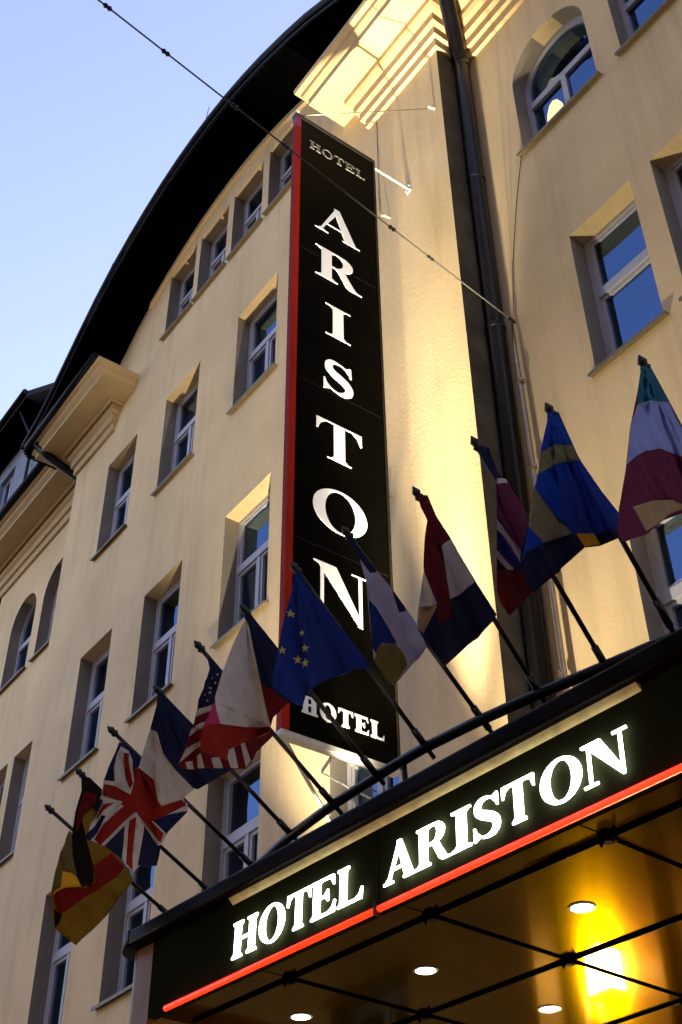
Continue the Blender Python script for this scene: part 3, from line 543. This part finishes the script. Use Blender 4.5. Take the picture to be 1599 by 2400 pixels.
# arched roof: covering, boarded soffit, zinc edge ---------------------------
n = len(PROF); Y0, Y1 = 5.02, 13
vs = [(x, Y0, z) for x, z in PROF] + [(x, Y1, z) for x, z in PROF] + [(x, Y0, z-.19) for x, z in PROF]
fs = [(i, i+1, n+i+1, n+i) for i in range(n-1)] + [(2*n+i, 2*n+i+1, i+1, i) for i in range(n-1)]
sub(link('roof', mesh('roof', vs, fs), ROOF), hotel)
vs = [(x, Y0-.02, z-.20) for x, z in PROF] + [(x, Y1, z-.22) for x, z in PROF]
fs = [(i, n+i, n+i+1, i+1) for i in range(n-1)]
sub(link('soffit', mesh('soffit', vs, fs), SOFF), hotel)
b = MB().tube([(x, Y0-.05, z-.02) for x, z in PROF], .055, 8); b.tube([(x, Y0-.03, z-.15) for x, z in PROF], .02, 6)
sub(b.build('roof_edge', ZINC, smooth=True), hotel)
# board joints in the soffit and slates proud of the edge
b = MB()
for i in range(n-1):
    (xa, za), (xb, zb) = PROF[i], PROF[i+1]
    for q in range(3):
        t = q/3; x = xa+(xb-xa)*t; z = za+(zb-za)*t-.225; b.box((x-.01, Y0+.02, z-.006), (x+.01, YF-.06, z+.012))
sub(b.build('soffit_batten', SOFF), hotel)
for i in range(54):
    t = i/53*(n-1.001); k = int(t); f = t-k; x = PROF[k][0]*(1-f)+PROF[k+1][0]*f; z = PROF[k][1]*(1-f)+PROF[k+1][1]*f
    a = math.atan2(PROF[k+1][1]-PROF[k][1], PROF[k+1][0]-PROF[k][0])
    if i == 0: slm = mesh('slate', *[q for q in (lambda m_: (m_.v, m_.f))(MB().box((-.10, 0, 0), (.10, .3, .018)))]); slm.materials.append(ROOF)
    o = link('slate', slm); sub(o, hotel); o.location = (x, Y0-.075+random.uniform(-.01, .01), z+.012); o.rotation_euler = (R(3), -a, random.uniform(-.03, .03))
for x0, x1, zr in ((-19.4, -15.9, 16.25), (-5.2, 6, 16.60)):
    vs = [(x0, 5.48, zr), (x1, 5.48, zr), (x1, 10, 21), (x0, 10, 21), (x0, 5.48, zr-.1), (x1, 5.48, zr-.1)]
    sub(link('roof', mesh('side_roof', vs, [(0, 1, 2, 3), (4, 5, 1, 0)]), ROOF), hotel)
    sub(MB().tube([(x0, 5.42, zr-.04), (x1, 5.42, zr-.04)], .07, 8).build('gutter', ZINC, smooth=True), hotel)
sub(MB().tube([(-15.95, 5.0, 16.14), (-13.4, 5.0, 16.24)], .06, 8).build('gutter', ZINC, smooth=True), hotel)
sub(MB().tube([(-10.5, 5.05, 18.75), (-10.36, 5.05, 19.43)], [.012, .005], 6).build('lightning_rod', WIRE), hotel)
sub(MB().tube([(-15.75, 5.1, 16.12), (-15.7, 5.3, 15.92), (-15.45, 6.0, 15.42), (-15.43, 6.1, 15.2), (-15.43, 6.1, .2)], .082, 10).build('downpipe', PIPE, smooth=True), hotel)

# entrance under the canopy --------------------------------------------------
for x in (-5.18, -3.22):
    sub(bevel(MB().box((x-.16, YS-.10, .13), (x+.16, YS-.003, 3.45)).build('pilaster', STONE), .012), hotel)
d = MB().box((-4.75, YS+.10, .14), (-4.67, YS+.2, 2.6)).box((-3.43, YS+.10, .14), (-3.35, YS+.2, 2.6)).box((-4.67, YS+.10, 2.5), (-3.43, YS+.2, 2.6)).box((-4.08, YS+.11, .14), (-4.02, YS+.19, 2.5))
dr = sub(d.build('door', BLACKM), hotel)
for a in (-4.67, -4.02): sub(MB().box((a, YS+.14, .2), (a+.59, YS+.15, 2.5)).build('pane', GLASS), hotel).parent = dr
for c in dr.children: c.matrix_parent_inverse = Matrix.Identity(4)
dr.matrix_parent_inverse = Matrix.Translation(-Vector(hotel.location))

# ---------------------------------------------------------------- buildings around
nb = thing('neighbour_building', 'blue grey taller house beyond the left end of the hotel, under a dark overhanging roof', 'building', (-24, 6.4, 0))
op = [('w', rect(-32, 0, -19.42, 20.55))]; nw = []
for x in (-21.74, -24.2, -26.7, -29.2):
    for z in (3.0, 6.2, 9.4, 12.6, 15.8, 18.75): op.append((None, rect(x, z, x+.82, z+1.3))); nw.append((x, z))
vs, fs = extrude2d(op, 0, .35, lambda x, y, d: (x, 6.4+d, y)); sub(link('wall', mesh('wall', vs, fs), NBW), nb)
sub(MB().box((-32, 6.75, 0), (-31.7, 13, 20.5)).box((-19.7, 6.75, 0), (-19.42, 13, 20.5)).box((-31.7, 12.7, 0), (-19.7, 13, 20.5)).box((-31.7, 6.95, .2), (-19.7, 7.1, 20.4)).build('wall', NBW), nb)
wm = MB().box((0, .1, 0), (.06, .16, 1.3)).box((.76, .1, 0), (.82, .16, 1.3)).box((.06, .1, 0), (.76, .16, .06)).box((.06, .1, 1.24), (.76, .16, 1.3)).box((.38, .1, .06), (.44, .16, 1.24))
wm = mesh('window', wm.v, wm.f); wm.materials.append(FRAME)
pm = mesh('pane', [(.05, .14, .05), (.77, .14, .05), (.77, .14, 1.25), (.05, .14, 1.25)], [(0, 1, 2, 3)]); pm.materials.append(GLASS)
for x, z in nw:
    o = sub(link('window', wm), nb); o.location = (x, 6.4, z); link('pane', pm, parent=o)
vs = [(-33, 5.82, 20.72), (-19.3, 5.82, 20.72), (-19.3, 10, 25.2), (-33, 10, 25.2), (-33, 14, 20.7), (-19.3, 14, 20.7)]
sub(link('roof', mesh('roof', vs + [(v[0], v[1], v[2]-.16) for v in vs], [(0, 1, 2, 3), (3, 2, 5, 4), (0, 6, 7, 1), (1, 7, 8, 2), (2, 8, 11, 5), (6, 9, 8, 7), (9, 10, 11, 8)]), ROOF), nb)
sub(link('wall', mesh('gable_wall', [(-19.43, 6.42, 20.5), (-19.43, 13, 20.5), (-19.43, 10, 24.9)], [(0, 1, 2)]), NBW), nb)
sub(MB().box((-33, 5.84, 20.5), (-19.32, 6.4, 20.55)).build('soffit', SOFF), nb)
sub(MB().tube([(-33, 5.78, 20.68), (-19.3, 5.78, 20.68)], .07, 8).build('gutter', ZINC, smooth=True), nb)
sub(MB().tube([(-19.75, 5.9, 20.5), (-19.8, 6.3, 19.9), (-19.8, 6.33, .3)], .035, 8).build('downpipe', PIPE, smooth=True), nb)

ob = thing('opposite_building_or_blocker', 'long plain rendered street front facing the hotel', 'building', (-10, -9.5, 0))
op = [('w', rect(-34, 0, -9.1, 10.2))]; ow = []
for i in range(10):
    for z in (3.4, 6.8): x = -33+i*2.35; op.append((None, rect(x, z, x+1, z+1.7))); ow.append((x, z))
vs, fs = extrude2d(op, 0, .3, lambda x, y, d: (x, -9.5-d, y)); sub(link('wall', mesh('wall', vs, fs), OPP), ob)
pm2 = mesh('pane', [(0, -.2, 0), (1, -.2, 0), (1, -.2, 1.7), (0, -.2, 1.7)], [(3, 2, 1, 0)]); pm2.materials.append(GLASS)
wf = MB().box((0, -.2, 0), (.07, -.14, 1.7)).box((.93, -.2, 0), (1, -.14, 1.7)).box((.46, -.2, 0), (.54, -.14, 1.7)).box((.07, -.2, 1.05), (.93, -.14, 1.13)); wf = mesh('window', wf.v, wf.f); wf.materials.append(FRAME)
for x, z in ow: o = sub(link('window', wf), ob); o.location = (x, -9.5, z); link('pane', pm2, parent=o)
sub(link('roof', mesh('roof', [(-34.5, -9.1, 10.2), (-9.05, -9.1, 10.2), (-9.05, -15, 13), (-34.5, -15, 13)], [(0, 1, 2, 3)]), ROOF), ob)

blocker = thing('opposite_building_or_blocker', 'tall dark block added behind the viewer to the right, to cut the sky light', 'building', (10, -9.8, 0))  # unseen block, added and sized to hold back sky light from the right
op = [('w', rect(-9, 0, 40, 27))]; tw = []
for i in range(18):
    for z in (3.4, 6.8, 10.2, 13.6, 17.0, 20.4, 23.6): x = -8.2+i*2.6; op.append((None, rect(x, z, x+1, z+1.7))); tw.append((x, z))
vs, fs = extrude2d(op, 0, .3, lambda x, y, d: (x, -8.6-d, y)); sub(link('wall', mesh('wall', vs, fs), OPPD), blocker)
for x, z in tw: o = sub(link('window', wf), blocker); o.location = (x, -8.6, z); link('pane', pm2, parent=o)
sub(MB().box((-9, -20, 0), (-8.8, -8.91, 27)).box((-9, -20, 27), (40, -8.5, 27.3)).build('wall', OPPD), blocker)

# ---------------------------------------------------------------- blade sign
XS = -6.43
sign = thing('blade_sign', 'tall narrow black sign with a red outer edge and white HOTEL ARISTON letters', 'sign', (XS, 5.75, 6))
def sg(o): return sub(o, sign)
sg(bevel(MB().box((XS-.06, 4.245, 5.95), (XS, 5.205, 13.45)).build('panel', SIGNB), .004))
for z in (7.7, 9.5, 11.3): sg(MB().box((XS-.061, 4.246, z), (XS+.0008, 5.204, z+.004)).build('panel_seam', BLACKM))
sg(MB().box((XS-.062, 4.175, 5.95), (XS+.003, 4.243, 13.28)).build('red_edge', RED))
sg(MB().box((XS-.062, 4.175, 13.28), (XS+.003, 4.243, 13.45)).build('red_edge_cap', mat('magenta_cap', (.30, .005, .06), .5)))
sg(MB().box((XS-.065, 4.17, 5.905), (XS+.012, 5.215, 5.948)).build('bottom_rail', WHITEM))
b = MB().box((XS-.063, 5.207, 5.95), (XS+.006, 5.235, 13.5)).box((XS-.063, 4.17, 13.452), (XS+.010, 5.206, 13.50)); sg(b.build('frame', BLACKM))
def place(ch, y0, y1, z0, z1, st, lm=None):
    o, wd = glyph(ch, *st); sy = (y1-y0)/wd; sz = z1-z0
    vs, fs = extrude2d([(k, [(p[0]*sy+y0, p[1]*sz+z0) for p in pl]) for k, pl in o], .001, .005, lambda a, b_, d: (XS+d, a, b_))
    sg(link('letter', mesh('letter_'+ch, vs, fs), lm or SWHITE))
thin = (.225, .02, .13, .022)
for ch, y0, y1, z0, z1 in [('A', 4.43, 4.99, 11.74, 12.19), ('R', 4.44, 5.0, 11.03, 11.47), ('I', 4.56, 4.85, 10.25, 10.67), ('S', 4.53, 4.88, 9.52, 9.92), ('T', 4.46, 4.95, 8.70, 9.13), ('O', 4.43, 4.985, 7.93, 8.36), ('N', 4.44, 4.98, 7.08, 7.56)]:
    st = thin
    if ch == 'I': st = (.42*.62, .03, .17, .028)
    if ch == 'I':
        o, wd = glyph('I', .36, .03, .24, .022); sy = (y1-y0)/wd
        vs, fs = extrude2d([(k, [(p[0]*sy+y0, p[1]*(z1-z0)+z0) for p in pl]) for k, pl in o], .001, .005, lambda a, b_, d: (XS+d, a, b_)); sg(link('letter', mesh('letter_I', vs, fs), SWHITE)); continue
    place(ch, y0, y1, z0, z1, st)
slab = (.30, .10, .09, .10)
def word(txt, y0, y1, z0, z1, st, lm=None):
    ws = [glyph(c, *st)[1] for c in txt]; gap = .13; tot = sum(ws)+gap*(len(txt)-1); k = (y1-y0)/tot; y = y0
    for c, w_ in zip(txt, ws): place(c, y, y+w_*k, z0, z1, st, lm); y += (w_+gap)*k
word('HOTEL', 4.345, 5.09, 6.14, 6.285, slab)
word('HOTEL', 4.36, 5.09, 13.02, 13.15, (.22, .04, .10, .05), mat('dim_grey_letter', (.22, .215, .19), .5, noise=.6, nscale=26))  # top word greyed and mottled to imitate its broken reflection
for z in (13.42, 5.93):
    sg(MB().tube([(XS-.03, 5.21, z), (XS-.03, 5.75, z)], .013, 10).build('bracket_arm', WHITEM, smooth=True))
    b = MB().box((XS-.07, 5.738, z-.05), (XS+.01, 5.749, z+.05))
    for dx in (-.055, -.005):
        for dz in (-.035, .035): b.tube([(XS+dx, 5.715, z+dz), (XS+dx, 5.739, z+dz)], .006, 6)
    sg(b.build('bracket_plate', WHITEM))
def stay(a, b_, r, m): sg(MB().tube([a, b_], r, 8).build('stay', m, smooth=True))
stay((XS-.03, 4.2, 5.93), (-7.9, 5.745, 6.10), .016, WHITEM)
stay((-6.62, 5.19, 5.74), (-8.17, 5.745, 6.83), .009, WHITEM)
stay((XS-.03, 4.2, 13.50), (-5.92, 5.745, 14.36), .006, PIPE2)
sg(MB().tube([(XS-.12, 4.2, 13.55), (XS+.02, 4.19, 13.53)], .022, 8).build('stay_knob', WHITEM))
sg(MB().tube([(-5.92, 5.66, 14.31), (-5.92, 5.748, 14.36)], .016, 8).build('stay_anchor', WHITEM))
a = MB().tube([(-6.82, 5.63, 13.24), (-6.82, 5.66, 13.27), (-6.82, 5.748, 13.28)], .010, 8); hk = a.build('wall_hook', WHITEM); tag(hk, 'small steel hook on the bright wall strip just right of the black sign', 'hook')

# ---------------------------------------------------------------- canopy
AX, AY = -5.552, 2.985; UX, UY = .99789, .0649
def cp(u, n_, z): return (AX+UX*u-UY*n_, AY+UY*u+UX*n_, z)
can = thing('entrance_canopy', 'black entrance canopy with glowing HOTEL ARISTON letters and a red light line', 'canopy', (-4, 4.5, 3.6))
def cn(o): return sub(o, can)
def cmb(b): b.v = [cp(*v) for v in b.v]; return b
U1 = 6.2
for a, c in ((-.18, 1.578), (1.586, U1)):
    cn(bevel(cmb(MB().box((a, 0, 3.60), (c, .05, 3.985))).build('fascia_panel', FASC), .003))
# rounded copper corner and trim with the same rounding
def rounded(off, z0, z1, name, m, inner=.04, close=True):
    rc = .10; vs = []; k = 10
    for i in range(k+1):
        a = math.pi/2*i/k
        for r_ in (rc+off, rc-inner):
            u = -.33-math.sin(a)*r_; n_ = rc-math.cos(a)*r_; vs += [cp(u, n_, z0), cp(u, n_, z1)]
    for r_ in (rc+off, rc-inner): vs += [cp(-.33-r_, 2.9, z0), cp(-.33-r_, 2.9, z1)]
    fs = []
    for i in range(k+1):
        p = i*4; fs += [(p, p+4, p+5, p+1), (p+2, p+3, p+7, p+6), (p+1, p+5, p+7, p+3), (p, p+2, p+6, p+4)]
    o = link(name, mesh(name, vs, fs), m); cn(o)
    for p in o.data.polygons: p.use_smooth = abs(p.normal.z) < .5
rounded(0, 3.42, 3.984, 'corner_panel', COPPER)
cn(cmb(MB().box((-.33, 0, 3.42), (-.182, .04, 3.984))).build('corner_panel', COPPER))
rounded(.07, 3.987, 4.075, 'corner_trim', TRIM, inner=.06)
cn(bevel(cmb(MB().box((-.33, -.07, 3.987), (U1, .25, 4.075))).build('top_trim', TRIM), .018, 3))
vs = [cp(.52, -.001, 3.957), cp(3.05, -.001, 3.957), cp(3.05, -.03, 3.984), cp(.52, -.03, 3.984), cp(.52, -.001, 3.984), cp(3.05, -.001, 3.984)]
cn(link('cove_strip', mesh('cove_strip', vs, [(0, 1, 2, 3), (0, 3, 4), (1, 5, 2), (3, 2, 5, 4)]), COVE))
cn(cmb(MB().box((-.17, .25, 4.0), (U1, 3.1, 4.06))).build('canopy_roof', ROOF))
for a, c in ((0.0, 1.572), (1.594, U1)):
    cn(cmb(MB().tube([(a, -.012, 3.600), (c, -.012, 3.600)], .0135, 12)).build('red_light_tube', LEDRED, smooth=True))
cn(cmb(MB().box((1.575, -.03, 3.575), (1.591, .0, 3.63))).build('tube_bracket', BLACKM))
# letters, standing proud of the fascia, edges glowing too
st = (.235, .06, .08, .055)
for ch, u0, u1 in [('H', .567, .755), ('O', .774, .964), ('T', .983, 1.150), ('E', 1.158, 1.325), ('L', 1.342, 1.508), ('A', 1.645, 1.846), ('R', 1.851, 2.052), ('I', 2.058, 2.166), ('S', 2.178, 2.330), ('T', 2.340, 2.510), ('O', 2.540, 2.744), ('N', 2.751, 2.968)]:
    s_ = st if ch != 'S' else (.215, .055, .08, .055)
    o, wd = glyph(ch, *s_)
    if ch == 'I': o, wd = glyph('I', .30, .1, .15, .055)
    k = (u1-u0)/wd
    vs, fs = extrude2d([(q, [(p[0]*k+u0+.05*(p[1]-.5)*.165, p[1]*.168+3.675) for p in pl]) for q, pl in o], -.026, -.019, lambda x, y, d: cp(x, d, y))
    cn(link('letter', mesh('letter_'+ch, vs, fs), LET))
# ceiling
cn(cmb(MB().box((-.17, .05, 3.655), (U1, 3.12, 3.70))).build('ceiling_backing', JOINT))
ul = [-.17]+[-.28+.97*k for k in range(1, 7)]+[U1]; nl = [.03, .22, 1.07, 1.92, 2.77, 3.12]
for i in range(len(ul)-1):
    for j in range(len(nl)-1):
        g_ = .005
        o = cn(cmb(MB().box((ul[i]+g_, nl[j]+g_, 3.612), (ul[i+1]-g_, nl[j+1]-g_, 3.632))).build('ceiling_panel', CEIL))
        o.rotation_euler = (0, 0, 0)
for j in range(1, 5):
    cn(cmb(MB().tube([(-.1, nl[j], 3.604), (U1, nl[j], 3.604)], .0075 if j == 1 else .0065, 8)).build('ceiling_rail', JOINT, smooth=True))
for i in range(1, 7):
    cn(cmb(MB().tube([(ul[i], .22, 3.606), (ul[i], 3.1, 3.606)], .0042, 8)).build('ceiling_rod', JOINT, smooth=True))
    for j in range(1, 5):
        u, n_ = ul[i], nl[j]
        b = MB().tube([(u-.04, n_, 3.600), (u+.04, n_, 3.600)], .013, 10).tube([(u, n_-.028, 3.600), (u, n_+.028, 3.600)], .011, 10).tube([(u, n_, 3.61), (u, n_, 3.586)], .018, 12)
        for s1 in (-1, 1): b.tube([(u+s1*.035, n_, 3.594), (u+s1*.035, n_+.001, 3.580)], .006, 6)
        cn(cmb(b).build('rail_fitting', JOINT))
for x, y in [(-3.49, 3.78), (-4.44, 3.71), (-4.52, 4.56), (-5.31, 3.61), (-2.52, 3.84), (-1.55, 3.9)]:
    rg = MB()
    vs = []; fs = []; k = 28
    for i in range(k):
        a = 2*math.pi*i/k
        for r_, z in ((.060, 3.6125), (.059, 3.609), (.048, 3.607), (.046, 3.6115)): vs.append((x+r_*math.cos(a), y+r_*math.sin(a), z))
    for i in range(k):
        p, q = i*4, (i+1) % k*4
        for j in range(3): fs.append((p+j, p+j+1, q+j+1, q+j))
    o = cn(link('downlight', mesh('downlight', vs, fs), WHITEM))
    q = link('lamp_disc', mesh('lamp_disc', [(x+.046*math.cos(2*math.pi*i/k), y+.046*math.sin(2*math.pi*i/k), 3.6095) for i in range(k)], [tuple(reversed(range(k)))]), LAMPW, o)
    l = bpy.data.lights.new('downlight_beam', 'SPOT'); l.energy = .9; l.spot_size = R(120); l.spot_blend = .8; l.shadow_soft_size = .04; l.color = (1, .80, .5)
    lo = bpy.data.objects.new('downlight_beam', l); C.objects.link(lo); lo.location = (x, y, 3.58)
# rail
RP = [(-5.9, 3.75), (-5.78, 3.52), (-5.5, 3.33), (-5.17, 3.225), (-4.77, 3.165), (-4.37, 3.14), (-4.06, 3.14), (-3.88, 3.14), (-3.69, 3.15), (-3.39, 3.19), (-3.08, 3.25), (-2.78, 3.32), (-2.42, 3.40), (-2.07, 3.50), (-1.7, 3.62), (-1.2, 3.8)]
cn(MB().tube([(x, y, 4.25) for x, y in RP], .024, 12).build('rail', BLACKM, smooth=True))
for x, y in [(-5.5, 3.33), (-3.84, 3.145), (-2.5, 3.39), (-1.5, 3.70)]:
    cn(MB().tube([(x, y+.0, 4.24), (x, y+.01, 4.06)], .013, 8).tube([(x, y, 4.07), (x, y, 4.062)], .035, 10).build('rail_post', BLACKM, smooth=True))

# wall lamp by the door, its glow mirrored in the ceiling
wlm = thing('wall_lamp', 'square glowing wall lamp beside the entrance under the canopy', 'lamp', (-5.50, YS, 2.86))
sub(MB().box((-5.60, 6.02, 2.74), (-5.40, 6.14, 2.98)).build('lamp_glass', LAMPY), wlm)
sub(MB().box((-5.62, 6.14, 2.71), (-5.38, 6.19, 3.01)).box((-5.61, 6.01, 2.985), (-5.39, 6.14, 3.005)).box((-5.61, 6.01, 2.715), (-5.39, 6.14, 2.735)).build('lamp_frame', BLACKM), wlm)
l = bpy.data.lights.new('wall_lamp_light', 'POINT'); l.energy = 5; l.color = (1, .62, .2); l.shadow_soft_size = .08
lo = bpy.data.objects.new('wall_lamp_light', l); C.objects.link(lo); lo.location = (-5.30, 5.85, 2.86)

# ---------------------------------------------------------------- floodlights that wash the facade
def flood(loc, aim, power, size, blend, label, col=(1, .86, .58)):
    loc = Vector(loc); t = thing('floodlight', label, 'floodlight', loc, 'floodlights fixed low on the hotel front')
    d = (Vector(aim)-loc).normalized(); rot = d.to_track_quat('Z', 'Y')
    h = MB().box((-.11, -.08, -.10), (.11, .08, -.01)); hb = h.build('housing', BLACKM, t); hb.rotation_mode = 'QUATERNION'; hb.rotation_quaternion = rot
    ln = MB().box((-.095, -.065, -.009), (.095, .065, -.002)).build('lens', BULB, t); ln.rotation_mode = 'QUATERNION'; ln.rotation_quaternion = rot
    yw = (YF if loc.x < XR else YS) - loc.y
    MB().box((-.015, 0, -.14), (.015, yw, -.11)).box((-.05, yw-.02, -.2), (.05, yw-.002, -.05)).build('arm', BLACKM, t)
    l = bpy.data.lights.new('flood_beam', 'SPOT'); l.energy = power; l.spot_size = R(size); l.spot_blend = blend; l.shadow_soft_size = .035; l.color = col
    lo = bpy.data.objects.new('flood_beam', l); C.objects.link(lo); lo.location = loc + d*.03; lo.rotation_mode = 'QUATERNION'; lo.rotation_quaternion = d.to_track_quat('-Z', 'Y')
FL = [((-5.96, 5.36, 4.30), (-6.55, 5.15, 16), 3400, 23, 1, 'floodlight on the wall right under the black blade sign'),
      ((-7.6, 4.9, 4.30), (-9.4, 5.4, 15), 520, 50, 1, 'floodlight on the wall left of the black blade sign'),
      ((-6.15, 4.70, 4.32), (-6.2, 5.35, 16), 900, 25, 1, 'wide floodlight on a long arm in front of the one under the black sign'),
      ((-6.03, 4.50, 4.35), (-4.2, 6.19, 9.4), 150, 56, 1, 'outermost floodlight near the black sign, turned to the right-hand wall')]
for a in FL: flood(*a)

# ---------------------------------------------------------------- pipes and cables on the right
t = thing('downpipe', 'thick dark downpipe in the shaded corner, running up past the bright cornice', 'downpipe', (-5.74, 6.09, .2))
sub(MB().tube([(-4.95, 5.12, 16.45), (-5.12, 5.3, 16.12), (-5.40, 5.63, 15.82), (-5.66, 5.98, 15.50), (-5.72, 6.06, 15.38), (-5.725, 6.08, 15.2), (-5.725, 6.08, .3)], .094, 14).build('pipe', PIPE, smooth=True), t)  # radius widened so the pipe also covers the shade beside it
for z in (15.28, 13, 10.6, 8.2, 5.6): sub(MB().tube([(-5.725, 6.08, z), (-5.725, 6.08, z+.05)], .104, 14).box((-5.74, 6.14, z), (-5.71, 6.19, z+.03)).build('pipe_clamp', PIPE), t)
t = thing('downpipe', 'thin shiny copper pipe on the wall just right of the thick dark downpipe', 'downpipe', (-5.50, 6.11, .2))
sub(MB().tube([(-5.56, 6.15, 10.62), (-5.545, 6.12, 10.2), (-5.53, 6.11, 9.6), (-5.51, 6.11, 7.4), (-5.50, 6.11, .3)], [.012, .02, .027, .029, .030], 12).build('pipe', PIPE2, smooth=True), t)
for z in (9.75, 8.7, 6.62, 4.9): sub(MB().tube([(-5.52, 6.11, z), (-5.52, 6.11, z+.03)], .038, 12).build('pipe_clamp', PIPE2), t)
tag(MB().tube([(-5.12, 6.17, 12.84), (-5.30, 6.175, 12.2), (-5.46, 6.17, 11.4), (-5.55, 6.165, 10.7), (-5.60, 6.17, 10.2), (-5.60, 6.17, 8.2), (-5.585, 6.17, 4.3)], .004, 6).build('wall_cable', WIRE), 'thin dark cable hanging down the wall below the arched window', 'cable')
P0 = Vector((-5.55, 6.19, 10.63)); P1 = Vector((-5.26, 1.48, 11.2)); wt = thing('span_wire', 'thin knotted wire stretched across the street from the right wall past the black sign', 'wire', P0)
dv = P1-P0; pts = []
for i in range(41):
    q = i/40*3.2; pts.append(P0+dv*q+Vector((0, 0, -.018*math.sin(min(q, 1)*math.pi))))
sub(MB().tube(pts, .0075, 6).build('wire', WIRE), wt)
for q, r_ in ((.012, .022), (.235, .016), (.335, .022), (.46, .012), (.595, .020), (.71, .022), (.86, .024), (.98, .024)):
    c_ = P0+dv*q+Vector((0, 0, -.018*math.sin(q*math.pi))); e = dv.normalized()*.035
    sub(MB().tube([c_-e*1.2, c_-e*.6, c_, c_+e*.6, c_+e*1.2], [.008, r_, r_*.6, r_, .008], 8).build('wire_knot', BLACKM), wt)
tag(MB().box((-6.98, 5.735, 15.2), (-6.97, 5.748, 15.205)).tube([(-6.97, 5.742, 15.4), (-6.99, 5.742, 13.6), (-6.95, 5.742, 13.5)], .004, 5).build('wall_cable', WIRE), 'fine cable down the lit wall strip from the cornice to the sign top', 'cable')

# ---------------------------------------------------------------- flags on the rail
LAB = {'gold': 'leftmost flag, with gold and red bands, hanging lowest over the facade', 'blackgold': 'mostly black flag with a gold fold between the gold one and the crossed one',
 'cross': 'blue flag with a red and white union cross, folded in two', 'bluewhite': 'flag of dark blue, white and red bands left of the striped one',
 'stripes': 'flag with red and white stripes and a starry dark canton', 'whitered': 'flag with a big white band above a red one, in front of the striped one',
 'stars': 'blue flag with a few gold stars, in front of the black sign', 'bluegrey': 'grey and blue flag with a rounded olive fold, over the foot of the black sign',
 'tricolour': 'dark red, white and navy flag against the bright wall', 'narrow': 'narrow furled flag of maroon, white and blue in front of the thick downpipe',
 'bluegold': 'blue flag with a dull yellow cross beside the thick downpipe', 'teal': 'rightmost flag, with teal, pale and maroon bands'}
for fi, (nm, T, B, rg) in enumerate(FLAGS):
    T = Vector(T); B = Vector(B); ax = (T-B).normalized()
    f = thing('flag', LAB[nm], 'flag', B, 'flags fanned out along the canopy rail')
    L = lambda p: Vector(p)-B
    MB().tube([L(B-ax*.06), L(T+ax*.0)], .0105, 10).build('pole', POLE, f, smooth=True)
    MB().tube([L(T-ax*.01), L(T+ax*.004), L(T+ax*.014), L(T+ax*.028), L(T+ax*.055)], [.013, .021, .014, .019, .002], 10).build('finial', POLE, f, smooth=True)
    MB().tube([L(B-ax*.02), L(B+ax*.10)], .016, 10).build('socket', BLACKM, f, smooth=True)
    e1 = Vector((B.x-T.x, B.y-T.y, 0)).normalized(); nn = e1.cross(Vector((0, 0, 1)))
    pd = Vector(((B-T).dot(e1), (B-T).z)).normalized()
    xs = [p[0] for _, pl in rg for p in pl]; ys = [p[1] for _, pl in rg for p in pl]; gp = []; st_ = .014
    x = min(xs)
    while x < max(xs):
        y = min(ys)
        while y < max(ys):
            q = (x+random.uniform(-.003, .003), y+random.uniform(-.003, .003))
            if any(inside(q, pl) for _, pl in rg): gp.append(Vector(q))
            y += st_
        x += st_
    v, tr = ops2d(rg, gp)
    ph = random.uniform(0, 6); vd = Vector((-.55, .62, .35)); vs = []
    for p in v:
        r_ = p.length; th = math.atan2(p.x*pd.y-p.y*pd.x, p.dot(pd)) if r_ > 1e-4 else 0
        ds = abs(p.x*pd.y-p.y*pd.x)                       # distance from the pole
        k = min(1, ds/.10); a = .030*k*min(1, r_/.3)
        off = -.032+a*math.sin(th*9+ph)+.014*k*math.sin(th*21+ph*2+r_*6)+.007*k*math.sin(p.x*40+p.y*17+3*math.sin(p.y*11+ph))+.004*k*math.sin(th*47+p.y*30)
        vs.append(tuple(T-B+e1*p.x+Vector((0, 0, p.y))+vd*off))
    keys = sorted({k for _, k in tr}); me = mesh('cloth', vs, [t_ for t_, _ in tr])
    o = link('cloth', me, [CL[k] for k in keys], f)
    kk = {tuple(sorted(t_)): k for t_, k in tr}
    for p in me.polygons: p.material_index = keys.index(kk.get(tuple(sorted(p.vertices)), keys[0])); p.use_smooth = True
    sd = o.modifiers.new('thickness', 'SOLIDIFY'); sd.thickness = .0015; sd.offset = 0

# ---------------------------------------------------------------- street lamps behind the camera
for i, (x, y, lb) in enumerate([(-13.5, -2.6, 'street lamp on the kerb opposite the left part of the hotel'), (-1.0, -3.4, 'street lamp on the kerb opposite the canopy')]):
    t = thing('street_lamp', lb, 'street lamp', (x, y, 0), 'street lamps along the road')
    MB().tube([(0, 0, 0), (0, 0, .9), (0, 0, 4.2)], [.09, .06, .04], 12).build('pole', BLACKM, t, smooth=True)
    MB().tube([(0, 0, 4.2), (0, 0, 4.3), (0, 0, 4.62), (0, 0, 4.66)], [.06, .12, .19, .19], 8).build('lantern_glass', LANT, t)
    MB().tube([(0, 0, 4.665), (0, 0, 4.72), (0, 0, 4.9)], [.22, .2, .03], 8).build('lantern_cap', BLACKM, t)
    l = bpy.data.lights.new('lamp_light', 'POINT'); l.energy = 24; l.color = (1, .60, .26); l.shadow_soft_size = .2
    lo = bpy.data.objects.new('lamp_light', l); C.objects.link(lo); lo.location = (x, y, 4.45+.0); lo.parent = None
    lo.location = (x+.0, y+.35, 4.4)
